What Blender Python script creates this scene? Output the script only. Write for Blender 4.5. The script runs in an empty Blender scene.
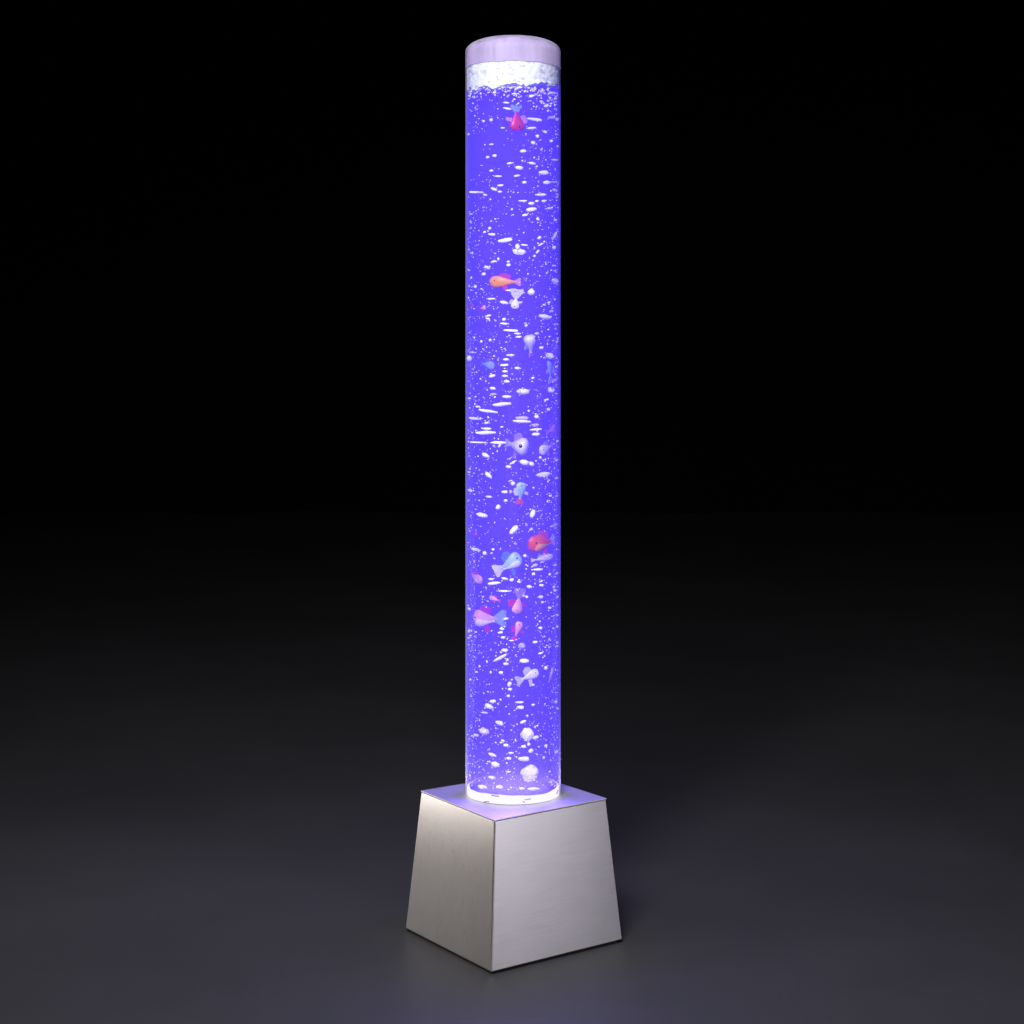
import bpy, bmesh, math, random
from mathutils import Vector, Matrix, noise

random.seed(11)
S = bpy.context.scene
COL = S.collection
R = math.radians
PI = math.pi

# ------------------------------------------------------------------ measures (metres)
F_PX, CAM_D, CAM_H, CAM_X, HORIZON = 2181.6, 2.2911, 0.7017, -0.0011, 268.95
TUBE_R, TUBE_IN, WATER_R = 0.0500, 0.0491, 0.0488
BASE_H, TUBE_TOP = 0.1500, 0.9462
FLOOR_END = 3.93


def at(px, py, y):
    """Point at depth plane y seen at that place of the photograph (used as a measuring aid)."""
    d = y + CAM_D
    return Vector((CAM_X + (px - 512) / F_PX * d, y, CAM_H - (py - HORIZON) / F_PX * d))


# ------------------------------------------------------------------ helpers
def link(name, me, parent=None, mat=None):
    o = bpy.data.objects.new(name, me)
    COL.objects.link(o)
    if parent is not None:
        o.parent = parent
    if mat is not None:
        me.materials.append(mat)
    return o


def obj(name, bm, mat, parent=None, smooth=True):
    me = bpy.data.meshes.new(name)
    bm.to_mesh(me)
    bm.free()
    for p in me.polygons:
        p.use_smooth = smooth
    if smooth:
        me.set_sharp_from_angle(angle=R(40))
    return link(name, me, parent, mat)


def thing(name, label, cat, loc=(0, 0, 0), group=None):
    o = bpy.data.objects.new(name, None)
    COL.objects.link(o)
    o.empty_display_size = 0.01
    o.location = loc
    o['label'] = label
    o['category'] = cat
    if group:
        o['group'] = group
    return o


def lathe(bm, prof, n=96, cap0=False, cap1=False):
    rings = []
    for r, z in prof:
        rings.append([bm.verts.new((r * math.cos(2 * PI * k / n), r * math.sin(2 * PI * k / n), z)) for k in range(n)])
    for a, b in zip(rings, rings[1:]):
        for k in range(n):
            bm.faces.new((a[k], a[(k + 1) % n], b[(k + 1) % n], b[k]))
    if cap0:
        bm.faces.new(list(reversed(rings[0])))
    if cap1:
        bm.faces.new(rings[-1])
    return rings


def slab(bm, quad, normal, t):
    """A plate of thickness t behind the quad (outer corners, counter-clockwise seen from outside)."""
    f = [bm.verts.new(p) for p in quad]
    b = [bm.verts.new(Vector(p) - Vector(normal) * t) for p in quad]
    bm.faces.new(f)
    bm.faces.new(list(reversed(b)))
    for k in range(4):
        j = (k + 1) % 4
        bm.faces.new((f[j], f[k], b[k], b[j]))


def bevel(bm, w, seg=2):
    bmesh.ops.bevel(bm, geom=list(bm.edges), offset=w, segments=seg, profile=0.5, affect='EDGES')


# ------------------------------------------------------------------ materials
def mat(name):
    m = bpy.data.materials.new(name)
    m.use_nodes = True
    nt = m.node_tree
    nt.nodes.clear()
    return m, nt, nt.nodes.new('ShaderNodeOutputMaterial')


def N(nt, t, **kw):
    n = nt.nodes.new(t)
    for k, v in kw.items():
        if k in n.inputs:
            n.inputs[k].default_value = v
        else:
            setattr(n, k, v)
    return n


def principled(name, col, rough=0.5, metal=0.0, spec=0.5, trans_back=0.0, var=0.0, scale=60.0, clear=0.0):
    m, nt, out = mat(name)
    b = N(nt, 'ShaderNodeBsdfPrincipled', Roughness=rough, Metallic=metal)
    b.inputs['Specular IOR Level'].default_value = spec
    b.inputs['Base Color'].default_value = (*col, 1)
    if var:
        tc = N(nt, 'ShaderNodeTexCoord')
        no = N(nt, 'ShaderNodeTexNoise', Scale=scale, Detail=3.0)
        nt.links.new(tc.outputs['Object'], no.inputs['Vector'])
        ramp = N(nt, 'ShaderNodeMapRange')
        ramp.inputs['To Min'].default_value = 1 - var
        ramp.inputs['To Max'].default_value = 1 + var
        nt.links.new(no.outputs['Fac'], ramp.inputs['Value'])
        mx = N(nt, 'ShaderNodeVectorMath', operation='SCALE')
        mx.inputs[0].default_value = col
        nt.links.new(ramp.outputs['Result'], mx.inputs['Scale'])
        nt.links.new(mx.outputs['Vector'], b.inputs['Base Color'])
    surf = b.outputs[0]
    if trans_back:
        t = N(nt, 'ShaderNodeBsdfTranslucent', Color=(*col, 1))
        mix = N(nt, 'ShaderNodeMixShader', Fac=trans_back)
        nt.links.new(surf, mix.inputs[1])
        nt.links.new(t.outputs[0], mix.inputs[2])
        surf = mix.outputs[0]
    if clear:
        tr = N(nt, 'ShaderNodeBsdfTransparent')
        mc = N(nt, 'ShaderNodeMixShader', Fac=clear)
        nt.links.new(surf, mc.inputs[1])
        nt.links.new(tr.outputs[0], mc.inputs[2])
        surf = mc.outputs[0]
    nt.links.new(surf, out.inputs['Surface'])
    return m


def brushed_steel(name, stretch, tint=(0.63, 0.61, 0.60), axis=(0, 0, 1), aniso=0.5, rough=(0.30, 0.44)):
    m, nt, out = mat(name)
    tc = N(nt, 'ShaderNodeTexCoord')
    mp = N(nt, 'ShaderNodeMapping')
    mp.inputs['Scale'].default_value = stretch
    nt.links.new(tc.outputs['Object'], mp.inputs['Vector'])
    no = N(nt, 'ShaderNodeTexNoise', Scale=1.0, Detail=4.0, Roughness=0.65)
    nt.links.new(mp.outputs[0], no.inputs['Vector'])
    big = N(nt, 'ShaderNodeTexNoise', Scale=22.0, Detail=3.0)
    nt.links.new(tc.outputs['Object'], big.inputs['Vector'])
    b = N(nt, 'ShaderNodeBsdfPrincipled', Metallic=1.0)
    b.inputs['Anisotropic'].default_value = aniso
    rr = N(nt, 'ShaderNodeMapRange')
    rr.inputs['To Min'].default_value, rr.inputs['To Max'].default_value = rough
    nt.links.new(no.outputs['Fac'], rr.inputs['Value'])
    nt.links.new(rr.outputs[0], b.inputs['Roughness'])
    add = N(nt, 'ShaderNodeMath', operation='ADD')
    nt.links.new(no.outputs['Fac'], add.inputs[0])
    sc = N(nt, 'ShaderNodeMath', operation='MULTIPLY')
    sc.inputs[1].default_value = 0.45
    nt.links.new(big.outputs['Fac'], sc.inputs[0])
    nt.links.new(sc.outputs[0], add.inputs[1])
    cr = N(nt, 'ShaderNodeMapRange')
    cr.inputs['From Min'].default_value = 0.3
    cr.inputs['From Max'].default_value = 1.15
    cr.inputs['To Min'].default_value = 0.86
    cr.inputs['To Max'].default_value = 1.10
    nt.links.new(add.outputs[0], cr.inputs['Value'])
    vm = N(nt, 'ShaderNodeVectorMath', operation='SCALE')
    vm.inputs[0].default_value = tint
    nt.links.new(cr.outputs[0], vm.inputs['Scale'])
    nt.links.new(vm.outputs['Vector'], b.inputs['Base Color'])
    ge = N(nt, 'ShaderNodeNewGeometry')
    cx = N(nt, 'ShaderNodeVectorMath', operation='CROSS_PRODUCT')
    nt.links.new(ge.outputs['Normal'], cx.inputs[0])
    cx.inputs[1].default_value = axis
    cn = N(nt, 'ShaderNodeVectorMath', operation='NORMALIZE')
    nt.links.new(cx.outputs[0], cn.inputs[0])
    nt.links.new(cn.outputs[0], b.inputs['Tangent'])
    nt.links.new(b.outputs[0], out.inputs['Surface'])
    return m


def clear_acrylic():
    """Thin clear wall: straight transmission with a Fresnel reflection, a breath of milky haze and a painted light rim."""
    m, nt, out = mat('clear_acrylic')
    tr = N(nt, 'ShaderNodeBsdfTransparent', Color=(0.985, 0.98, 1.0, 1))
    gl = N(nt, 'ShaderNodeBsdfGlossy', Roughness=0.08, Color=(0.9, 0.9, 1, 1))
    lw = N(nt, 'ShaderNodeLayerWeight', Blend=0.5)
    pw = N(nt, 'ShaderNodeMath', operation='POWER')
    pw.inputs[1].default_value = 8.0
    nt.links.new(lw.outputs['Facing'], pw.inputs[0])
    ma = N(nt, 'ShaderNodeMath', operation='MULTIPLY_ADD')
    ma.inputs[1].default_value = 0.3
    ma.inputs[2].default_value = 0.002
    nt.links.new(pw.outputs[0], ma.inputs[0])
    mix = N(nt, 'ShaderNodeMixShader')
    nt.links.new(ma.outputs[0], mix.inputs[0])
    nt.links.new(tr.outputs[0], mix.inputs[1])
    nt.links.new(gl.outputs[0], mix.inputs[2])
    # pale rim of caught light, put into the wall's colour at glancing view
    df = N(nt, 'ShaderNodeBsdfDiffuse', Color=(0.85, 0.82, 1.0, 1))
    tl = N(nt, 'ShaderNodeBsdfTranslucent', Color=(0.85, 0.82, 1.0, 1))
    dm = N(nt, 'ShaderNodeMixShader', Fac=0.5)
    nt.links.new(df.outputs[0], dm.inputs[1])
    nt.links.new(tl.outputs[0], dm.inputs[2])
    p2 = N(nt, 'ShaderNodeMath', operation='POWER')
    p2.inputs[1].default_value = 7.0
    nt.links.new(lw.outputs['Facing'], p2.inputs[0])
    m2 = N(nt, 'ShaderNodeMath', operation='MULTIPLY_ADD')
    m2.inputs[1].default_value = 0.8
    m2.inputs[2].default_value = 0.012
    nt.links.new(p2.outputs[0], m2.inputs[0])
    mx2 = N(nt, 'ShaderNodeMixShader')
    nt.links.new(m2.outputs[0], mx2.inputs[0])
    nt.links.new(mix.outputs[0], mx2.inputs[1])
    nt.links.new(dm.outputs[0], mx2.inputs[2])
    nt.links.new(mx2.outputs[0], out.inputs['Surface'])
    return m


def lavender_glow_wall():
    """The empty top of the tube: a clear wall whose lavender glow is put into its colour."""
    m, nt, out = mat('lavender_glow_acrylic')
    tc = N(nt, 'ShaderNodeTexCoord')
    mp = N(nt, 'ShaderNodeMapping')
    mp.inputs['Scale'].default_value = (90, 90, 9)
    nt.links.new(tc.outputs['Object'], mp.inputs['Vector'])
    no = N(nt, 'ShaderNodeTexNoise', Scale=1.0, Detail=3.0)
    nt.links.new(mp.outputs[0], no.inputs['Vector'])
    rg = N(nt, 'ShaderNodeMapRange')
    rg.inputs['From Min'].default_value = 0.3
    rg.inputs['From Max'].default_value = 0.7
    rg.inputs['To Min'].default_value = 0.34
    rg.inputs['To Max'].default_value = 0.66
    nt.links.new(no.outputs['Fac'], rg.inputs['Value'])
    tr = N(nt, 'ShaderNodeBsdfTransparent', Color=(0.97, 0.96, 1.0, 1))
    c = (0.84, 0.75, 1.0, 1)  # lavender glow of the clear wall, painted as its colour
    df = N(nt, 'ShaderNodeBsdfDiffuse', Color=c)
    tl = N(nt, 'ShaderNodeBsdfTranslucent', Color=c)
    m1 = N(nt, 'ShaderNodeMixShader', Fac=0.5)
    nt.links.new(df.outputs[0], m1.inputs[1])
    nt.links.new(tl.outputs[0], m1.inputs[2])
    m2 = N(nt, 'ShaderNodeMixShader')
    nt.links.new(rg.outputs[0], m2.inputs[0])
    nt.links.new(tr.outputs[0], m2.inputs[1])
    nt.links.new(m1.outputs[0], m2.inputs[2])
    nt.links.new(m2.outputs[0], out.inputs['Surface'])
    return m


def lit_water():
    """The lamp's glowing filling: even violet emission with even absorption."""
    m, nt, out = mat('violet_lit_water')
    sig, sca = 26.0, 3.0
    L = (0.112, 0.050, 1.5)
    ab = N(nt, 'ShaderNodeVolumeAbsorption', Color=(0, 0, 0, 1), Density=sig)
    sc = N(nt, 'ShaderNodeVolumeScatter', Color=(0.8, 0.75, 1.0, 1), Density=sca, Anisotropy=0.0)
    em = N(nt, 'ShaderNodeEmission', Color=(L[0] / L[2], L[1] / L[2], 1, 1), Strength=(sig + sca) * L[2])
    ad = N(nt, 'ShaderNodeAddShader')
    nt.links.new(ab.outputs[0], ad.inputs[0])
    nt.links.new(em.outputs[0], ad.inputs[1])
    a2 = N(nt, 'ShaderNodeAddShader')
    nt.links.new(ad.outputs[0], a2.inputs[0])
    nt.links.new(sc.outputs[0], a2.inputs[1])
    nt.links.new(a2.outputs[0], out.inputs['Volume'])
    return m


def lamp_glow(name, col, strength):
    m, nt, out = mat(name)
    e = N(nt, 'ShaderNodeEmission', Color=(*col, 1), Strength=strength)
    nt.links.new(e.outputs[0], out.inputs['Surface'])
    return m


M_SIDE_V = brushed_steel('brushed_steel_upright', (900, 900, 14), (0.66, 0.63, 0.61), (0, 0, 1), 0.5, (0.24, 0.34))
M_SIDE_H = brushed_steel('brushed_steel_level', (30, 30, 1100), (0.64, 0.62, 0.64), (0.84, 0.54, 0), 0.5, (0.27, 0.38))
M_TOP = brushed_steel('brushed_steel_top', (40, 900, 40), (0.68, 0.66, 0.68), (1, 0, 0), 0.0, (0.48, 0.60))
M_BLACK = principled('black_rubber', (0.012, 0.012, 0.013), 0.7, spec=0.3)
M_TUBE = clear_acrylic()
M_LIP = lavender_glow_wall()
M_WATER = lit_water()
M_RING = lamp_glow('white_light_ring', (0.97, 0.92, 1.0), 1.1)
M_VIOLET = principled('dark_violet', (0.20, 0.14, 0.45), 0.5)
M_BUBBLE = principled('white_bubble', (0.97, 0.95, 0.98), 0.3, trans_back=0.3, clear=0.10)
M_SOFT = principled('lavender_bubble', (0.72, 0.64, 0.97), 0.4, trans_back=0.35, clear=0.25)
M_DEEP = principled('deep_violet_bubble', (0.10, 0.06, 0.42), 0.4)

# ------------------------------------------------------------------ setting
def floor_material():
    m, nt, out = mat('dark_satin_floor')
    tc = N(nt, 'ShaderNodeTexCoord')
    n1 = N(nt, 'ShaderNodeTexNoise', Scale=2.2, Detail=6.0, Roughness=0.6)
    nt.links.new(tc.outputs['Object'], n1.inputs['Vector'])
    n2 = N(nt, 'ShaderNodeTexNoise', Scale=160.0, Detail=2.0)
    nt.links.new(tc.outputs['Object'], n2.inputs['Vector'])
    b = N(nt, 'ShaderNodeBsdfPrincipled')
    b.inputs['Specular IOR Level'].default_value = 0.25
    r1 = N(nt, 'ShaderNodeMapRange')
    r1.inputs['To Min'].default_value = 0.65
    r1.inputs['To Max'].default_value = 1.35
    nt.links.new(n1.outputs['Fac'], r1.inputs['Value'])
    vm = N(nt, 'ShaderNodeVectorMath', operation='SCALE')
    vm.inputs[0].default_value = (0.024, 0.024, 0.0265)
    nt.links.new(r1.outputs[0], vm.inputs['Scale'])
    nt.links.new(vm.outputs['Vector'], b.inputs['Base Color'])
    r2 = N(nt, 'ShaderNodeMapRange')
    r2.inputs['To Min'].default_value = 0.50
    r2.inputs['To Max'].default_value = 0.62
    nt.links.new(n1.outputs['Fac'], r2.inputs['Value'])
    nt.links.new(r2.outputs[0], b.inputs['Roughness'])
    bp = N(nt, 'ShaderNodeBump', Strength=0.08, Distance=0.001)
    nt.links.new(n2.outputs['Fac'], bp.inputs['Height'])
    nt.links.new(bp.outputs[0], b.inputs['Normal'])
    nt.links.new(b.outputs[0], out.inputs['Surface'])
    return m


bm = bmesh.new()
vs = [bm.verts.new(p) for p in ((-7, -4, 0), (7, -4, 0), (7, FLOOR_END + .4, 0), (-7, FLOOR_END + .4, 0))]
bm.faces.new(vs)
fl = obj('floor', bm, floor_material(), smooth=False)
fl['kind'] = 'structure'
fl['label'] = 'dark charcoal satin floor fading into black'

# a black cloth backdrop hanging in soft folds, a little fuller on its left side
bm = bmesh.new()
nx, nz = 420, 14
grid = []
for i in range(nx + 1):
    x = -5.5 + 11 * i / nx
    colv = []
    for k in range(nz + 1):
        z = 0.002 + 3.2 * k / nz
        a = 0.055 if x < -0.4 else 0.02
        ph = x * 9 + 0.25 * z + 2.0 * noise.noise(Vector((x * 1.3, z * 0.25, 3)))
        y = FLOOR_END + 0.07 + a * math.sin(ph) + 0.02 * noise.noise(Vector((x * 5, z * .4, 9)))
        colv.append(bm.verts.new((x, y, z)))
    grid.append(colv)
for i in range(nx):
    for k in range(nz):
        bm.faces.new((grid[i][k], grid[i + 1][k], grid[i + 1][k + 1], grid[i][k + 1]))
bmesh.ops.solidify(bm, geom=list(bm.faces), thickness=0.004)
bk = obj('backdrop', bm, principled('black_cloth', (0.004, 0.004, 0.005), 0.9, spec=0.2))
bk['kind'] = 'structure'
bk['label'] = 'black cloth backdrop with faint upright folds'

# ------------------------------------------------------------------ the lamp
lamp = thing('bubble_lamp', 'tall glowing violet bubble tube lamp on a tapered brushed steel base', 'lamp')

YAW = -0.1707
ST, SB = 0.0986, 0.1163
FRONT = 1.10
def corner(which, z):
    s = SB + (ST - SB) * z / BASE_H
    a = {'front': -PI / 2, 'left': PI, 'right': 0.0, 'back': PI / 2}[which] + YAW
    k = FRONT if which == 'front' else 1.0
    return Vector((s * k * math.cos(a), s * k * math.sin(a), z))

GAP = 0.0038           # the steel box stands this far above the floor on its black plinth
ZT = BASE_H - 0.0016   # side panels end under the top sheet
pairs = (('left', 'front', M_SIDE_V), ('front', 'right', M_SIDE_H), ('right', 'back', M_SIDE_V), ('back', 'left', M_SIDE_H))
for a, b, m in pairs:
    bl, br, tr_, tl_ = corner(a, GAP), corner(b, GAP), corner(b, ZT), corner(a, ZT)
    e = (br - bl).normalized()
    bl, br, tr_, tl_ = bl + e * 0.0007, br - e * 0.0007, tr_ - e * 0.0007, tl_ + e * 0.0007
    nrm = (br - bl).cross(tl_ - bl).normalized()
    bm = bmesh.new()
    slab(bm, (bl, br, tr_, tl_), nrm, 0.0022)
    bevel(bm, 0.0008, 3)
    bmesh.ops.recalc_face_normals(bm, faces=list(bm.faces))
    obj('side_panel', bm, m, lamp, smooth=False)

def ring4(s_off, z):
    out = []
    for w in ('left', 'front', 'right', 'back'):
        c = corner(w, z)
        d = Vector((c.x, c.y, 0)).normalized()
        out.append(c - d * s_off)
    return out

# dark lining behind the panel seams, and the recessed plinth on the floor
bm = bmesh.new()
lo = [bm.verts.new(p) for p in ring4(0.0042, GAP + 0.0005)]
hi = [bm.verts.new(p) for p in ring4(0.0042, ZT - 0.001)]
for k in range(4):
    bm.faces.new((lo[k], lo[(k + 1) % 4], hi[(k + 1) % 4], hi[k]))
bm.faces.new(list(reversed(lo)))
bm.faces.new(hi)
obj('inner_box', bm, M_BLACK, lamp, smooth=False)
bm = bmesh.new()
lo = [bm.verts.new(p) for p in ring4(0.006, 0.0)]
hi = [bm.verts.new(p) for p in ring4(0.006, GAP)]
for k in range(4):
    bm.faces.new((lo[k], lo[(k + 1) % 4], hi[(k + 1) % 4], hi[k]))
bm.faces.new(list(reversed(lo)))
bm.faces.new(hi)
obj('plinth', bm, M_BLACK, lamp, smooth=False)

bm = bmesh.new()
slab(bm, ring4(-0.0004, BASE_H), (0, 0, 1), 0.0014)
bevel(bm, 0.0005, 3)
bmesh.ops.recalc_face_normals(bm, faces=list(bm.faces))
obj('top_panel', bm, M_TOP, lamp, smooth=False)

# water line and tube
WATER_TOP = 0.912
def split(a):
    c, s_ = math.cos(a), math.sin(a)
    return (WATER_TOP + 0.0042 * max(0.0, -s_) + 0.0010 * noise.noise(Vector((c * 4, s_ * 4, 0.2)))
            + 0.0007 * noise.noise(Vector((c * 13, s_ * 13, 2))))

def to_split(bm, lo, hi, d):
    for v in bm.verts:
        if lo < v.co.z < hi:
            v.co.z = split(math.atan2(v.co.y, v.co.x)) + d
bm = bmesh.new()
lathe(bm, [(TUBE_IN, BASE_H + .0006), (TUBE_R, BASE_H + .0006), (TUBE_R, WATER_TOP - .001), (TUBE_IN, WATER_TOP - .001), (TUBE_IN, BASE_H + .0006)], 160)
bmesh.ops.remove_doubles(bm, verts=list(bm.verts), dist=1e-6)
bmesh.ops.recalc_face_normals(bm, faces=list(bm.faces))
to_split(bm, WATER_TOP - .0012, WATER_TOP - .0008, -.0004)
tube = obj('tube', bm, M_TUBE, lamp)

bm = bmesh.new()
prof = [(TUBE_IN, WATER_TOP - .0005), (TUBE_R, WATER_TOP - .0005)]
SH = 0.0170            # height of the rounded shoulder
for k in range(0, 19):
    a = PI / 2 * 0.93 * k / 18
    prof.append((TUBE_R * math.cos(a) ** 0.8, TUBE_TOP - SH + SH * math.sin(a)))
for k in range(18, -1, -1):
    a = PI / 2 * 0.93 * k / 18
    prof.append((TUBE_IN * math.cos(a) ** 0.8 - 0.0004, TUBE_TOP - SH - 0.0032 + SH * math.sin(a)))
prof.append((TUBE_IN, WATER_TOP - .0005))
lathe(bm, prof, 160)
bmesh.ops.remove_doubles(bm, verts=list(bm.verts), dist=1e-6)
bmesh.ops.recalc_face_normals(bm, faces=list(bm.faces))
to_split(bm, WATER_TOP - .0006, WATER_TOP - .0004, -.0001)
lip = obj('cap', bm, M_LIP, tube)
lip['label'] = 'clear empty top of the tube with its lavender glow painted on'

RING_TOP = BASE_H + 0.0105
bm = bmesh.new()
lathe(bm, [(0.0456, BASE_H + .0012), (0.0456, RING_TOP + .0006), (WATER_R, RING_TOP + .0008), (WATER_R, WATER_TOP - .012)], 160, True, True)
bmesh.ops.recalc_face_normals(bm, faces=list(bm.faces))
obj('water', bm, M_WATER, lamp)

# glowing ring at the tube's foot, with small bars added for its dark reflections
bm = bmesh.new()
n = 160
pr = []
for k in range(n):
    a = 2 * PI * k / n
    up = 0.0008 * math.sin(a * 3 + 1) + 0.0010 * noise.noise(Vector((math.cos(a) * 3, math.sin(a) * 3, 1)))
    pr.append(up)
rings = lathe(bm, [(0.0460, BASE_H + .001), (0.0485, BASE_H + .001), (0.0485, RING_TOP - .0014), (0.0477, RING_TOP), (0.0460, RING_TOP), (0.0460, BASE_H + .001)], n)
for rg in rings[2:5]:
    for k, v in enumerate(rg):
        v.co.z += pr[k] - 0.0012
bmesh.ops.recalc_face_normals(bm, faces=list(bm.faces))
ring = obj('light_ring', bm, M_RING, lamp)
ring.data.materials.append(M_VIOLET)      # dark backing added so the inside of the ring gives no light
for p in ring.data.polygons:
    if math.hypot(p.center.x, p.center.y) < 0.0463:
        p.material_index = 1
bm = bmesh.new()
lathe(bm, [(0.0454, BASE_H + .0002), (0.0454, BASE_H + .0009)], 96, True, True)
bmesh.ops.recalc_face_normals(bm, faces=list(bm.faces))
obj('masking_disc', bm, M_VIOLET, lamp)  # dark disc added to hide the lit floor inside the ring
def reflection_bar(px, w, z, h, rz=0.0):
    x = (px - 513) / 952.0
    a = math.atan2(-math.sqrt(0.0487 ** 2 - x * x), x)
    bm = bmesh.new()
    bmesh.ops.create_cube(bm, size=1)
    for v in bm.verts:
        v.co = Vector((v.co.x * w, v.co.y * 0.0007, v.co.z * h))
    bevel(bm, 0.00015, 1)
    o = obj('reflection_bar', bm, M_VIOLET, ring, smooth=False)  # dark reflection on the ring, built as a small bar
    o.location = (0.04872 * math.cos(a), 0.04872 * math.sin(a), z)
    o.rotation_euler = (0, rz, a + PI / 2)
reflection_bar(495.5, 0.0085, BASE_H + 0.0092, 0.0011, 0.03)
reflection_bar(487, 0.0070, BASE_H + 0.0020, 0.0010, -0.15)
reflection_bar(527.5, 0.0070, BASE_H + 0.0060, 0.0009, -0.1)
reflection_bar(523.5, 0.0030, BASE_H + 0.0035, 0.0009, 0.6)
reflection_bar(557, 0.0060, BASE_H + 0.0062, 0.0010, -0.5)

# foam on the water, ragged below
bm = bmesh.new()
n, nr = 240, 12
rows = []
for j in range(nr + 1):
    row = []
    for k in range(n):
        a = 2 * PI * k / n
        c, s = math.cos(a), math.sin(a)
        low = 0.8885 + 0.0055 * noise.noise(Vector((c * 2.2, s * 2.2, 4.3))) + 0.0045 * noise.noise(Vector((c * 7, s * 7, 1.3))) + 0.002 * noise.noise(Vector((c * 19, s * 19, 7)))
        low += 0.0035 * max(0, c) - 0.002 * max(0, -c)
        top = split(a) - 0.0002
        t = j / nr
        z = low + (top - low) * t
        r = 0.04900 - 0.0009 * (0.5 + noise.noise(Vector((c * 9, s * 9, z * 260)))) - (0.004 if j == 0 else 0)
        row.append(bm.verts.new((r * c, r * s, z)))
    rows.append(row)
for A, B in zip(rows, rows[1:]):
    for k in range(n):
        bm.faces.new((A[k], A[(k + 1) % n], B[(k + 1) % n], B[k]))
bm.faces.new(list(reversed(rows[0])))
bm.faces.new(rows[-1])
bmesh.ops.recalc_face_normals(bm, faces=list(bm.faces))
def foam_material():
    m, nt, out = mat('white_foam')
    tc = N(nt, 'ShaderNodeTexCoord')
    mp = N(nt, 'ShaderNodeMapping')
    mp.inputs['Scale'].default_value = (150, 150, 330)
    nt.links.new(tc.outputs['Object'], mp.inputs['Vector'])
    no = N(nt, 'ShaderNodeTexNoise', Scale=1.0, Detail=4.0, Roughness=0.6)
    nt.links.new(mp.outputs[0], no.inputs['Vector'])
    cr = N(nt, 'ShaderNodeValToRGB')
    e = cr.color_ramp.elements
    e[0].position, e[0].color = 0.27, (0.34, 0.32, 0.62, 1)
    e[1].position, e[1].color = 0.47, (0.88, 0.95, 0.92, 1)
    nt.links.new(no.outputs['Fac'], cr.inputs['Fac'])
    d = N(nt, 'ShaderNodeBsdfDiffuse')
    t = N(nt, 'ShaderNodeBsdfTranslucent')
    nt.links.new(cr.outputs['Color'], d.inputs['Color'])
    nt.links.new(cr.outputs['Color'], t.inputs['Color'])
    mix = N(nt, 'ShaderNodeMixShader', Fac=0.25)
    nt.links.new(d.outputs[0], mix.inputs[1])
    nt.links.new(t.outputs[0], mix.inputs[2])
    bp = N(nt, 'ShaderNodeBump', Strength=0.3, Distance=0.002)
    nt.links.new(no.outputs['Fac'], bp.inputs['Height'])
    nt.links.new(bp.outputs[0], d.inputs['Normal'])
    nt.links.new(mix.outputs[0], out.inputs['Surface'])
    return m

foam_m = foam_material()
obj('foam', bm, foam_m, lamp)

# ------------------------------------------------------------------ bubbles
def bubble_mesh(seed, lump, sub=2):
    bm = bmesh.new()
    bmesh.ops.create_icosphere(bm, subdivisions=sub, radius=1.0)
    for v in bm.verts:
        d = v.co.normalized()
        v.co = d * (1 + lump * noise.noise(d * 1.6 + Vector((seed * 7.1, seed * 3.3, 0))))
    me = bpy.data.meshes.new('bubble')
    bm.to_mesh(me)
    bm.free()
    for p in me.polygons:
        p.use_smooth = True
    return me

WHITE = [bubble_mesh(s, 0.35) for s in range(5)]
SOFT = [bubble_mesh(s + 9, 0.4) for s in range(4)]
for me in WHITE:
    me.materials.append(M_BUBBLE)
for me in SOFT:
    me.materials.append(M_SOFT)

ZONES = ((275, 'above the orange fish'), (535, 'between the orange fish and the red fish'), (2000, 'below the red fish'))
n_bubbles = 0
def place(px, py, half_w, half_h, deep=None):
    """Depth for something half_w wide that shows at this place of the tube: just behind the front wall, or deeper."""
    hw = half_w / 952.0
    x = (px - 513) / 952.0
    lim = 0.0475
    x = max(-lim + hw * 0.6, min(lim - hw * 0.6, x))
    th = min(half_w, half_h) / 952.0
    r = 0.0478 - th - (deep if deep is not None else min(0.012, random.expovariate(1 / 0.0022)))
    r = max(r, abs(x) + 0.0005)
    y = -math.sqrt(max(r * r - x * x, 0.0))
    p = at(513, py, y)
    return Vector((x * (y + CAM_D) / CAM_D, y, p.z))

def bubble(px, py, w, h, tilt=0.0, kind='w', label=None, deep=None, mesh=None):
    """w, h: full size in photograph pixels; tilt in degrees, positive lifts the right end."""
    global n_bubbles
    p = place(px, py, w / 2, h / 2, deep)
    me = mesh or random.choice(WHITE if kind == 'w' else SOFT)
    o = bpy.data.objects.new('bubble', me)
    COL.objects.link(o)
    ang = math.atan2(p.y, p.x)
    o.location = p
    o.rotation_euler = (0, -R(tilt), (ang + PI / 2) * 0.6)
    th = min(w, h) / 2 / 952.0 * (0.6 if mesh else 1.0)
    o.scale = (w / 2 / 952.0, th, h / 2 / 952.0)
    zone = next(t for y, t in ZONES if py < y)
    o['category'] = 'bubble'
    if label:
        o['label'] = label
    else:
        tone = 'white' if kind == 'w' else 'faint lavender'
        shape = 'thin flat' if w > 2.2 * h else 'upright' if h > 1.3 * w else 'large round' if w > 6 else 'small round'
        o['label'] = f'{shape} {tone} air bubble {zone}'
    o['group'] = 'air bubbles rising in the tube'
    n_bubbles += 1
    return o

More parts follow.
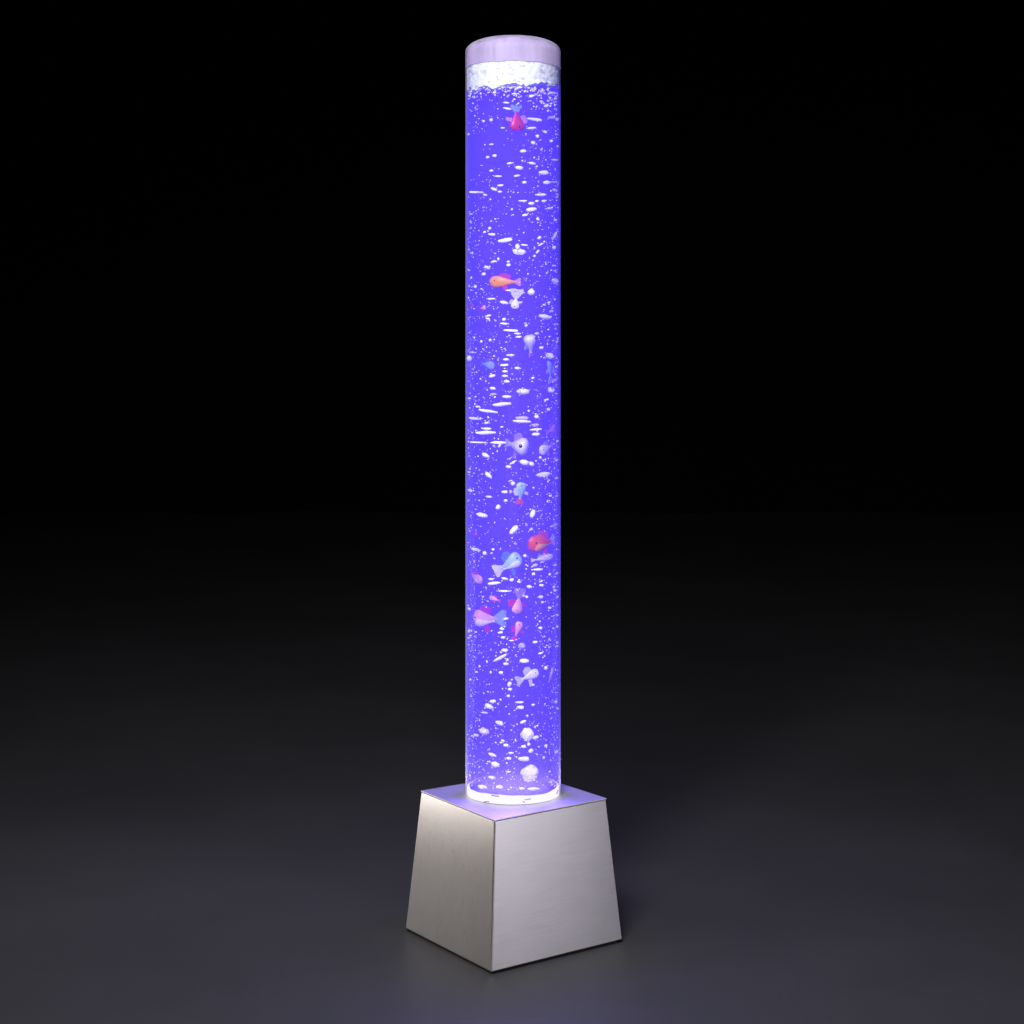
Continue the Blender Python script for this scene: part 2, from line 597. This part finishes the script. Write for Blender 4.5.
# (x, y, w, h, tilt) read in enlarged tiles of 130 px shown at 1024: K px per unit
K = 130 / 1024
TILES = [
 (20, [(350,572,32,18,10),(510,584,36,20,0),(442,652,48,14,-4),(450,698,62,18,-12),(325,788,28,24,0),(265,798,20,16,0),(415,850,32,12,0),
       (672,784,130,22,-6),(800,770,80,22,0),(868,785,30,26,0),(640,852,75,18,6),(748,882,40,20,-10),(848,902,38,20,-10),(655,968,36,24,-20),(800,954,32,18,-10),(688,916,28,24,-30),
       (325,980,36,14,0),(725,548,24,22,0),(790,620,46,18,-40),(822,634,30,18,0),(860,606,34,16,0),(760,676,48,22,15),(832,706,36,22,-30),(800,575,40,18,-10),(640,600,40,22,0),(650,550,40,14,10),(720,645,24,16,-20),
       (130,900,20,18,0),(876,996,16,20,0),(790,478,60,14,-8),(800,414,80,10,0)]),
 (140, [(655,24,34,24,-20),(800,10,32,20,0),(574,88,46,24,10),(352,124,36,20,0),(295,136,28,18,10),(325,34,28,14,0),(468,184,42,16,10),(648,184,52,20,-8),(825,158,76,16,0),(544,220,60,28,-4),(526,282,50,16,5),(740,258,86,32,0),(325,242,32,16,0),(378,286,60,14,0),(398,358,52,14,4),(345,388,56,20,-20),(392,408,32,16,0),(586,334,34,20,0),(765,336,64,28,0),(840,334,84,14,-3),
       (205,412,140,16,-3),(275,432,36,14,-10),(828,396,54,20,-15),(718,432,84,24,0),(575,480,70,12,0),(640,500,50,26,0),(684,482,30,16,0),(742,482,40,20,0),(640,548,84,30,4),(785,538,52,20,-4),(590,592,46,16,6),(487,546,16,18,0),(690,622,22,22,0),(828,632,26,22,0),(312,696,26,22,0),(272,726,26,18,0),(332,744,62,20,-4),(440,790,120,30,8),
       (704,770,34,22,30),(835,755,90,20,48),(712,824,46,14,25),(586,828,52,14,-5),(690,880,38,18,40),(820,848,34,28,0),(665,915,22,18,0),(340,960,44,16,18),(380,938,20,24,0),(290,1004,46,22,-14),(462,984,30,20,0),(820,990,40,16,0),(870,940,26,16,-30),(845,450,32,14,10),(165,584,34,12,0),(165,650,22,16,0),(875,430,16,22,0),(175,890,16,22,0)]),
 (260, [(340,14,40,16,18),(295,62,46,24,-15),(266,112,34,26,0),(462,40,34,20,0),(460,14,24,16,0),(820,46,44,16,0),(830,84,30,16,20),(200,210,30,22,10),(640,252,56,48,20),(460,240,36,14,0),(845,170,72,44,-20),(325,306,64,14,0),(425,336,64,24,-10),(742,354,30,14,-15),(778,336,22,18,0),(800,404,36,18,0),(750,448,100,34,-10),(860,508,50,20,0),(830,542,24,18,0),(300,440,48,18,10),(298,462,40,14,-10),(425,468,30,22,0),(425,502,60,18,-5),(485,556,120,18,-3),(530,580,50,14,0),(600,516,24,24,0),(685,580,36,20,0),(246,642,24,20,0),(316,632,24,22,0),(720,692,36,22,0),(856,644,26,16,30),(150,776,42,44,0),(474,750,62,18,0),(440,784,44,18,0),(786,756,74,44,-12),(430,828,70,16,4),(432,878,44,18,0),(432,914,44,18,0),(330,914,52,22,8),(446,956,40,20,-18),(335,1012,46,20,-8),(530,852,44,20,-8),(652,930,24,16,0),(178,728,80,12,0),(820,948,90,22,10),(540,606,44,16,0),(875,620,16,20,0),(856,838,34,18,0)]),
 (380, [(446,12,42,22,-8),(336,66,44,22,-5),(342,112,52,16,0),(446,132,70,24,0),(576,92,96,44,0),(796,80,60,50,0),(145,146,34,18,0),(408,192,136,28,6),(300,246,150,20,-6),(218,210,44,14,0),(195,304,124,22,-4),(292,338,46,16,4),(280,416,160,26,3),(290,384,70,20,0),(570,300,100,26,0),(566,326,130,22,-3),(682,290,36,26,0),(670,354,60,18,0),(676,390,90,16,3),(676,428,64,26,0),(760,156,44,14,10),(775,232,30,24,0),(225,492,160,12,0),(380,494,116,24,0),(345,516,36,20,-60),(390,518,30,18,60),(280,594,62,30,-20),(460,684,42,24,-8),(495,650,60,14,30),(585,650,70,40,-10),(640,662,46,36,-20),(302,750,64,30,-38),(735,746,116,40,3),(495,816,34,28,0),(160,872,56,22,-8),(432,882,50,20,0),(478,880,20,26,30),(305,920,48,20,-5),(438,950,30,20,0),(775,956,28,22,0),(790,912,28,18,0),(860,632,40,18,12),(858,774,38,16,0),(848,914,36,16,0),(150,726,32,14,0),(846,482,20,20,0),(710,612,20,22,0),(155,700,26,12,0),(620,244,20,16,0),(408,370,24,14,0),(375,1000,26,36,-20)]),
 (500, [(438,6,28,14,0),(775,12,28,18,0),(252,120,92,36,-10),(380,60,30,44,-40),(650,110,40,70,-20),(820,202,100,24,8),(502,236,44,80,-38),(640,230,28,22,0),(602,198,20,24,0),(200,390,90,22,-6),(272,420,32,28,0),(668,514,46,20,10),(828,514,46,20,0),(690,548,84,18,0),(658,582,28,20,0),(785,586,22,20,0),(855,580,38,16,30),(345,656,104,22,6),(322,624,38,16,0),(430,620,50,18,-10),(485,630,32,26,0),(424,718,84,16,0),(545,646,34,18,-10),(720,672,40,20,-6),(625,684,40,22,-10),(820,686,30,20,0),(826,714,24,18,0),(580,756,22,22,0),(604,764,24,20,0),(716,764,38,22,0),(728,808,24,22,0),(784,850,32,20,0),(150,858,36,16,-10),(712,1008,34,20,0),(845,1000,24,16,0),(856,908,22,18,0),(868,764,22,24,0),(440,936,36,18,10),(340,390,24,18,0),(590,440,26,22,0),(715,640,34,14,10)]),
 (600, [(150,70,36,20,-8),(152,244,40,20,0),(145,300,30,18,0),(408,228,36,20,-10),(398,256,44,16,10),(418,296,36,20,0),(436,150,38,20,10),(484,320,36,12,0),(714,222,28,22,0),(670,332,40,20,0),(562,362,56,40,0),(430,396,50,26,0),(395,456,120,24,30),(584,480,74,32,-8),(402,572,36,22,0),(440,504,40,20,0),(450,472,28,22,0),(468,664,30,40,-30),(472,704,32,20,0),(755,536,28,28,0),(232,522,18,20,0),(290,486,14,22,0),(208,568,28,12,0),(655,670,24,18,0),(340,800,50,28,0),(308,838,76,36,-22),(272,888,54,16,0),(390,968,62,30,-12),(550,806,68,16,0),(556,846,58,26,-4),(655,826,26,16,10),(575,960,50,20,18),(834,802,30,26,0),(862,336,28,20,0),(860,364,22,16,0),(845,210,24,18,0),(862,854,20,20,0),(460,756,28,20,0),(160,628,22,18,0),(712,420,36,14,4),(320,570,16,20,0)]),
 (700, [(268,246,86,48,-12),(204,278,56,22,5),(440,356,42,22,-8),(416,320,30,16,-20),(332,432,60,22,-14),(356,508,64,36,-8),(462,460,38,22,0),(584,464,90,34,-4),(580,366,40,22,0),(636,400,34,36,-40),(755,362,26,26,0),(838,408,42,22,20),(328,610,54,22,0),(388,684,50,26,4),(252,684,70,26,0),(565,698,42,18,0),(660,700,86,20,-4),(460,566,34,12,10),(738,454,18,18,0),(795,646,20,18,0),(620,350,24,24,0),(668,210,16,20,0),(606,126,24,18,0),(480,418,40,14,0)]),
]
for y0, rows in TILES:
    for (zx, zy, zw, zh, tl) in rows:
        soft = (zh >= 24 and zw >= 80 and random.random() < .35) or random.random() < .06
        bubble(450 + zx * K, y0 + zy * K, zw * K * 1.08, max(zh * K * 1.12, 1.7), tl, 's' if soft else 'w', deep=min(0.006, random.expovariate(1 / 0.0012)))

# the two big domed bubbles near the bottom, the burst of white near the top: each a lumpy body of its own
def dome_mesh(seed):
    bm = bmesh.new()
    bmesh.ops.create_icosphere(bm, subdivisions=4, radius=1.0)
    for v in bm.verts:
        d = v.co.normalized()
        r = 1 + 0.16 * noise.noise(d * 1.7 + Vector((seed, 0, 0))) + 0.07 * noise.noise(d * 4.2 + Vector((0, seed, 0)))
        if d.z < -0.1:
            r *= 0.86
        v.co = d * r
    me = bpy.data.meshes.new('bubble')
    bm.to_mesh(me)
    bm.free()
    for p in me.polygons:
        p.use_smooth = True
    me.materials.append(M_BUBBLE)
    return me

bubble(529.5, 774, 19, 17, 0, label='largest white domed bubble low in the tube just above the glowing foot', deep=-0.002, mesh=dome_mesh(3.1))
bubble(527, 735, 13, 14, 0, label='big white domed bubble with a nose on its right, second from the foot', deep=-0.002, mesh=dome_mesh(7.7))
bubble(535, 737.5, 8, 4, 5, label='short white bubble touching the right side of the domed bubble', deep=0.002)
bubble(519, 252, 14, 7, -6, label='broad ragged white bubble near the middle of the upper tube', deep=0.001, mesh=dome_mesh(1.4))
bubble(517.5, 247, 5, 7, 10, label='small white bubble sitting on the broad ragged bubble', deep=0.001)

# smaller countable bubbles between those, up to about 300 in all
def density(px, py):
    v = 0.55 + 0.9 * noise.noise(Vector((px / 26, py / 34, 2.2)))
    if py < 240 and px < 495:
        v -= 0.35
    if px > 535:
        v += 0.2
    return v

while n_bubbles < 300:
    px, py = random.uniform(467, 560), random.uniform(96, 788)
    if random.random() > density(px, py):
        continue
    w = random.uniform(1.8, 3.0)
    bubble(px, py, w, w * random.uniform(0.6, 1.0), random.uniform(-25, 25), 'w' if random.random() < .75 else 's')

# ------------------------------------------------------------------ fish
FINS = {}
def fin_paint(col):
    if col not in FINS:
        m = principled('fin_paint', col, 0.4, trans_back=0.35, var=0.2, scale=260.0)
        nt = m.node_tree
        out = next(n for n in nt.nodes if n.type == 'OUTPUT_MATERIAL')
        src = out.inputs['Surface'].links[0].from_socket
        tr = N(nt, 'ShaderNodeBsdfTransparent')
        mix = N(nt, 'ShaderNodeMixShader', Fac=0.42)
        nt.links.new(src, mix.inputs[1])
        nt.links.new(tr.outputs[0], mix.inputs[2])
        nt.links.new(mix.outputs[0], out.inputs['Surface'])
        FINS[col] = m
    return FINS[col]

FISH_AT = []
def near_fish(px, py):
    return any(abs(px - a) < 0.5 * c and abs(py - b) < 0.5 * d for a, b, c, d in FISH_AT)

PAL = {}
def paint(col):
    if col not in PAL:
        PAL[col] = principled('fish_paint', col, 0.35, trans_back=0.3, var=0.25, scale=170.0, clear=0.10)
    return PAL[col]

RED, ORANGE, MAGENTA, PINK = (1.0, 0.13, 0.0), (1.0, 0.40, 0.02), (0.78, 0.04, 0.22), (0.93, 0.48, 0.60)
PEACH = (1.0, 0.50, 0.22)
WHITEP, BLUE, SKY, LILAC = (0.93, 0.90, 0.92), (0.16, 0.34, 0.80), (0.45, 0.68, 0.95), (0.66, 0.48, 0.92)
DARK = principled('fish_eye', (0.02, 0.01, 0.05), 0.2)

def body_bm(L, h, w, nose=0.5, seed=0.0):
    """Fish body along +x (nose), tapering to a tail root."""
    bm = bmesh.new()
    n, m = 14, 18
    prev = None
    rings = []
    for i in range(n + 1):
        t = i / n
        x = L * (0.5 - t)
        k = math.sin(PI * min(1, (t * 0.90 + 0.03)) ** nose)
        k = max(k, 0.30)
        kk = k * (1 - 0.30 * t * t)
        rings.append([bm.verts.new((x, 0.5 * w * kk * math.cos(2 * PI * j / m), 0.5 * h * kk * math.sin(2 * PI * j / m) * (1.0 if math.sin(2 * PI * j / m) > 0 else 0.9))) for j in range(m)])
    for a, b in zip(rings, rings[1:]):
        for j in range(m):
            bm.faces.new((a[j], b[j], b[(j + 1) % m], a[(j + 1) % m]))
    bm.faces.new(rings[0])
    bm.faces.new(list(reversed(rings[-1])))
    bmesh.ops.recalc_face_normals(bm, faces=list(bm.faces))
    return bm

def fin_bm(outline, t, wave=0.0):
    """A fin: outline in x-z, thickness t in y, rippled."""
    bm = bmesh.new()
    A = [bm.verts.new((x, t / 2 + wave * math.sin(z * 900), z)) for x, z in outline]
    B = [bm.verts.new((x, -t / 2 + wave * math.sin(z * 900), z)) for x, z in outline]
    bm.faces.new(A)
    bm.faces.new(list(reversed(B)))
    k = len(outline)
    for i in range(k):
        j = (i + 1) % k
        bm.faces.new((A[j], A[i], B[i], B[j]))
    bmesh.ops.triangulate(bm, faces=list(bm.faces))
    bmesh.ops.recalc_face_normals(bm, faces=list(bm.faces))
    return bm

def fish(label, px, py, L, h, heading, body, tail, fin=None, belly=None, turn=0.0, tail_size=1.0, deep=0.0008, w=0.40, fins=1.0):
    """L, h in photograph pixels (body length and height); heading: degrees in the picture, 0 nose right, 90 nose up; turn: swing of the nose
    towards (+) the viewer."""
    k = 1.12 / 952.0
    ch_, sh_ = abs(math.cos(R(heading))), abs(math.sin(R(heading)))
    FISH_AT.append((px, py, (L * ch_ + h * sh_) * 1.15, (L * sh_ + h * ch_) * 1.15))
    L, h = L * k, h * k
    W = h * w
    o = thing('fish', label, 'fish', group='little fish drifting in the tube')
    bend = abs(math.cos(R(heading))) if abs(turn) < 25 else 0.0
    reach = L * (0.62 * abs(math.cos(R(heading))) + 0.1)
    p = place(min(max(px, 513 - 42), 513 + 42), py, 3, 3, deep + W * 0.45 + (1 - bend) * reach * reach / 0.09)
    o.location = p
    rot = Matrix.Rotation(R(turn) + 0.85 * (math.atan2(p.y, p.x) + PI / 2), 4, 'Z')
    flip = 1 if abs(((heading + 180) % 360) - 180) <= 90 else -1
    M = Matrix.Rotation(-R(heading), 4, 'Y')
    if flip < 0:                       # keep the back uppermost
        M = M @ Matrix.Rotation(PI, 4, 'X')
    o.rotation_euler = (rot @ M).to_euler()
    obj('body', body_bm(L, h, W), paint(body), o)
    if belly:
        bm = body_bm(L * 0.84, h * 0.74, W * 1.05)
        for v in bm.verts:
            v.co.z -= h * 0.12
        obj('belly', bm, paint(belly), o)
    s = h * 0.40 * tail_size
    x0 = -L * 0.46
    obj('tail_fin', fin_bm([(x0 + L * .06, s * .30), (x0 - s * .30, s * .62), (x0 - s * .80, s * .98), (x0 - s * 1.15, s * .95), (x0 - s * 1.22, s * .62), (x0 - s * 1.0, s * .25), (x0 - s * .95, 0), (x0 - s * 1.02, -s * .28), (x0 - s * 1.25, -s * .66), (x0 - s * 1.12, -s * .98), (x0 - s * .75, -s * .95), (x0 - s * .30, -s * .58), (x0 + L * .06, -s * .30)], h * .07, h * .03), fin_paint(tail), o)
    f = fin or tail
    obj('dorsal_fin', fin_bm([(L * .20, h * .36), (L * .10, h * (.5 + .16 * fins)), (-L * .10, h * (.5 + .2 * fins)), (-L * .30, h * (.42 + .1 * fins)), (-L * .26, h * .22), (0, h * .34)], h * .07), fin_paint(f), o)
    obj('belly_fin', fin_bm([(L * .05, -h * .34), (-L * .04, -h * (.5 + .16 * fins)), (-L * .2, -h * (.48 + .2 * fins)), (-L * .16, -h * .28)], h * .07), fin_paint(f), o)
    for sd in (-1, 1):
        bm = bmesh.new()
        bmesh.ops.create_uvsphere(bm, u_segments=10, v_segments=8, radius=h * (0.065 if w < 0.6 else 0.095))
        e = obj('eye', bm, DARK, o)
        e.location = (L * 0.31, sd * W * (0.39 if w < 0.6 else 0.47), h * 0.10)
    # the fish curves as it swims round the tube
    for ch in o.children:
        off = ch.location.copy()
        if ch.name.startswith('eye'):
            ch.location.y += flip * bend * off.x * off.x / 0.092
        else:
            for v in ch.data.vertices:
                v.co.y += flip * bend * v.co.x * v.co.x / 0.092
    return o

fish('magenta fish nose down with a sky blue tail, just below the foam', 516.5, 121, 17, 15, -88, MAGENTA, SKY, fin=PINK, turn=20, tail_size=.9)
fish('orange and magenta fish facing left in the upper half of the tube', 503, 282, 24, 11, 180, ORANGE, PINK, fin=MAGENTA, turn=0, tail_size=.8)
fish('small white fish nose down with a wide forked tail, under the orange fish', 515.5, 303, 10, 8, -95, WHITEP, WHITEP, tail_size=2.0)
fish('plump pale blue and white fish with a pinkish lower edge, right of centre', 530, 344, 16, 14, 100, WHITEP, PINK, fin=SKY, turn=35, w=.8, tail_size=.6)
fish('small plain blue fish near the left wall, tail pointing left', 488, 365, 13, 8, -8, SKY, BLUE, fin=BLUE, tail_size=.9, deep=.006)
fish('slender blue and white fish swimming straight up beside the right wall', 550, 369, 17, 9, 96, SKY, WHITEP, fin=WHITEP, tail_size=1.2)
fish('round white fish showing a dark eye at mid height of the tube', 518, 446, 18, 17, -10, WHITEP, WHITEP, fin=LILAC, turn=-35, w=.8, tail_size=.6)
fish('pale lilac pink fish half against the right wall, upper of two', 552, 430, 16, 9, 10, PINK, LILAC, fin=LILAC, tail_size=.8)
fish('pale pink and white fish near the right wall, lower of two', 546, 449, 15, 10, 195, WHITEP, PINK, fin=LILAC, tail_size=.8)
fish('small fish nose up, sky blue head and red tail, at the centre of the tube', 521, 491, 15, 11, 82, SKY, RED, fin=WHITEP, turn=20, tail_size=.95)
fish('bright red fish with an orange belly and white tail beside the right wall', 542, 543, 27, 16, 184, RED, WHITEP, fin=RED, belly=PEACH, tail_size=.8)
fish('long white fish right under the bright red fish', 544, 558.5, 24, 6, 3, WHITEP, WHITEP, tail_size=.8, fins=.6)
fish('white fish with a blue back and spread fins, left below the red fish', 511, 563, 20, 15, 28, SKY, WHITEP, fin=BLUE, belly=WHITEP, turn=15, tail_size=1.0, fins=1.4)
fish('pink and white fish pressed to the left wall, level below the red fish', 476, 578, 17, 9, -14, PINK, MAGENTA, fin=MAGENTA, belly=WHITEP, tail_size=.8)
fish('tiny dim red fish by the left wall, above the pink one', 475, 534, 8, 5, 0, RED, MAGENTA, tail_size=.7, deep=.009)
fish('tiny red and pink fish above the large pink and white fish', 494, 599, 9, 4.5, 165, PINK, RED, fin=RED, tail_size=.9)
fish('pink lilac fish with tall spread fins beside the large pink and white fish', 518, 605, 15, 12, -100, PINK, LILAC, fin=MAGENTA, turn=30, tail_size=1.3, fins=2.2)
fish('ragged magenta fish under the one with tall spread fins', 518, 629, 13, 8, 70, PINK, MAGENTA, fin=MAGENTA, turn=20, tail_size=1.1, fins=1.8)
fish('largest fish, pink and white with a sky blue tail, by the left wall', 484, 619, 27, 17, 186, PINK, SKY, fin=MAGENTA, belly=WHITEP, tail_size=1.1)
fish('all white fish darting upward with splayed fins in the lower tube', 530, 676, 17, 9, 20, WHITEP, WHITEP, tail_size=1.3, fins=2.6)
fish('thin small pinkish white fish tilted steeply beside the right wall', 551, 675, 13, 4, 58, WHITEP, PINK, tail_size=.9)
fish('tiny pink red fish touching the left wall under the orange fish', 470, 305, 6, 4.5, 180, MAGENTA, PINK, tail_size=.7, deep=.001)
fish('tiny coral pink fish right of the one at the left wall', 483, 308, 6, 4.5, 10, PINK, MAGENTA, tail_size=.7)

# fizz: the uncountable specks, one mass
ico = bmesh.new()
bmesh.ops.create_icosphere(ico, subdivisions=1, radius=1.0)
IV = [v.co.copy() for v in ico.verts]
IF = [[v.index for v in f.verts] for f in ico.faces]
ico.free()
V, Fc, MI = [], [], []
def speck(p, a, sx, sz, tilt, mi):
    b0 = len(V)
    rot = Matrix.Rotation(a, 3, 'Z') @ Matrix.Rotation(tilt, 3, 'Y')
    for c in IV:
        V.append(p + rot @ Vector((c.x * sx, c.y * min(sx, sz), c.z * sz)))
    for f in IF:
        Fc.append([b0 + i for i in f])
        MI.append(mi)
cnt = 0
while cnt < 4300:
    ang = random.uniform(-PI, 0) if random.random() < .85 else random.uniform(0, PI)
    py = random.uniform(92, 790)
    px = 513 + 47 * math.cos(ang)
    if random.random() > density(px, py) + 0.15 or (ang < 0 and near_fish(px, py)):
        continue
    r = 0.0482 - min(0.016, random.expovariate(1 / 0.003)) - 0.0006
    p = Vector((r * math.cos(ang), r * math.sin(ang), at(513, py, r * math.sin(ang)).z))
    s = random.choice((0.35, 0.45, 0.55, 0.7, 0.9)) * 0.001
    mi = random.choices((0, 1, 2), (0.54, 0.38, 0.08))[0]
    speck(p, ang + PI / 2, s * random.uniform(.8, 1.7), s * random.uniform(.6, 1.3), random.uniform(-.7, .7), mi)
    cnt += 1
for _ in range(260):
    ang = random.uniform(-PI, 0)
    c = math.cos(ang)
    r = 0.0474 - min(0.01, random.expovariate(1 / 0.002))
    z = 0.889 - min(0.03, random.expovariate(1 / (0.004 + 0.006 * max(0, c))))
    sz = random.uniform(0.0005, 0.0013)
    speck(Vector((r * c, r * math.sin(ang), z)), ang + PI / 2, sz * random.uniform(1, 2.2), sz, random.uniform(-.8, .3), random.choice((0, 0, 1)))
me = bpy.data.meshes.new('fizz')
me.from_pydata([tuple(v) for v in V], [], Fc)
for m in (M_BUBBLE, M_SOFT, M_DEEP):
    me.materials.append(m)
me.polygons.foreach_set('material_index', MI)
me.polygons.foreach_set('use_smooth', [True] * len(Fc))
fz = link('fizz', me)
fz['kind'] = 'stuff'
fz['label'] = 'fine fizz of tiny specks of air all through the violet water'
fz['category'] = 'fizz'

# ------------------------------------------------------------------ light: studio softboxes
def area(name, loc, target, sx, sy, power, col, spread=180):
    li = bpy.data.lights.new(name, 'AREA')
    li.shape = 'RECTANGLE'
    li.size, li.size_y = sx, sy
    li.energy = power
    li.color = col
    li.spread = R(spread)
    o = bpy.data.objects.new(name, li)
    COL.objects.link(o)
    o.location = loc
    d = Vector(target) - Vector(loc)
    o.rotation_euler = d.to_track_quat('-Z', 'Y').to_euler()
    return o

area('softbox_left', (-0.92, 0.34, 0.165), (0, 0, 0.12), 0.34, 0.26, 0.22, (1.0, 0.94, 0.90), 50)
area('softbox_right', (1.00, -0.46, 0.30), (0.05, -0.05, 0.10), 0.28, 0.46, 0.19, (0.95, 0.91, 1.0), 48)
area('softbox_front', (-0.28, -1.65, 1.65), (-0.05, -0.28, 0.29), 0.8, 0.6, 21, (1.0, 0.98, 0.96), 80)

# the lamp's own light source under the water, shining up the tube
li = bpy.data.lights.new('lamp_light', 'AREA')
li.shape = 'DISK'
li.size = 0.075
li.energy = 0.35
li.color = (0.85, 0.72, 1.0)
lo_ = bpy.data.objects.new('lamp_light', li)
COL.objects.link(lo_)
lo_.location = (0, 0, BASE_H + 0.004)
lo_.rotation_euler = (PI, 0, 0)
lo_.parent = lamp
# added area lights in the wall, throwing the column's violet glow to all sides
for k in range(6):
    a = -PI / 2 + k * PI / 3
    li = bpy.data.lights.new('tube_glow', 'AREA')
    li.shape = 'RECTANGLE'
    li.size, li.size_y = 0.045, 0.46
    li.energy = 0.9
    li.color = (0.15, 0.085, 1.0)
    g = bpy.data.objects.new('tube_glow', li)
    COL.objects.link(g)
    g.location = (0.0497 * math.cos(a), 0.0497 * math.sin(a), 0.40)
    g.rotation_euler = Vector((math.cos(a), math.sin(a), 0)).to_track_quat('-Z', 'Y').to_euler()
    g.parent = lamp

w = bpy.data.worlds.new('World')
S.world = w
w.use_nodes = True
w.node_tree.nodes['Background'].inputs['Color'].default_value = (0.5, 0.5, 0.6, 1)
w.node_tree.nodes['Background'].inputs['Strength'].default_value = 0.0002

# ------------------------------------------------------------------ camera and render
cd = bpy.data.cameras.new('camera')
cam = bpy.data.objects.new('camera', cd)
COL.objects.link(cam)
cam.location = (CAM_X, -CAM_D, CAM_H)
cam.rotation_euler = (R(90), 0, 0)
cd.sensor_width = 36
cd.lens = F_PX / 1024 * 36
cd.shift_y = -(512 - HORIZON) / 1024
cd.clip_start, cd.clip_end = 0.05, 60
S.camera = cam

S.render.engine = 'CYCLES'
c = S.cycles
c.use_denoising = True
c.denoiser = 'OPENIMAGEDENOISE'
c.max_bounces = 10
c.transparent_max_bounces = 24
c.volume_bounces = 0
c.caustics_reflective = False
c.caustics_refractive = False
c.sample_clamp_indirect = 4
S.view_settings.view_transform = 'Standard'
S.view_settings.look = 'None'
S.view_settings.exposure = 0
S.view_settings.gamma = 1
S.view_settings.use_curve_mapping = False
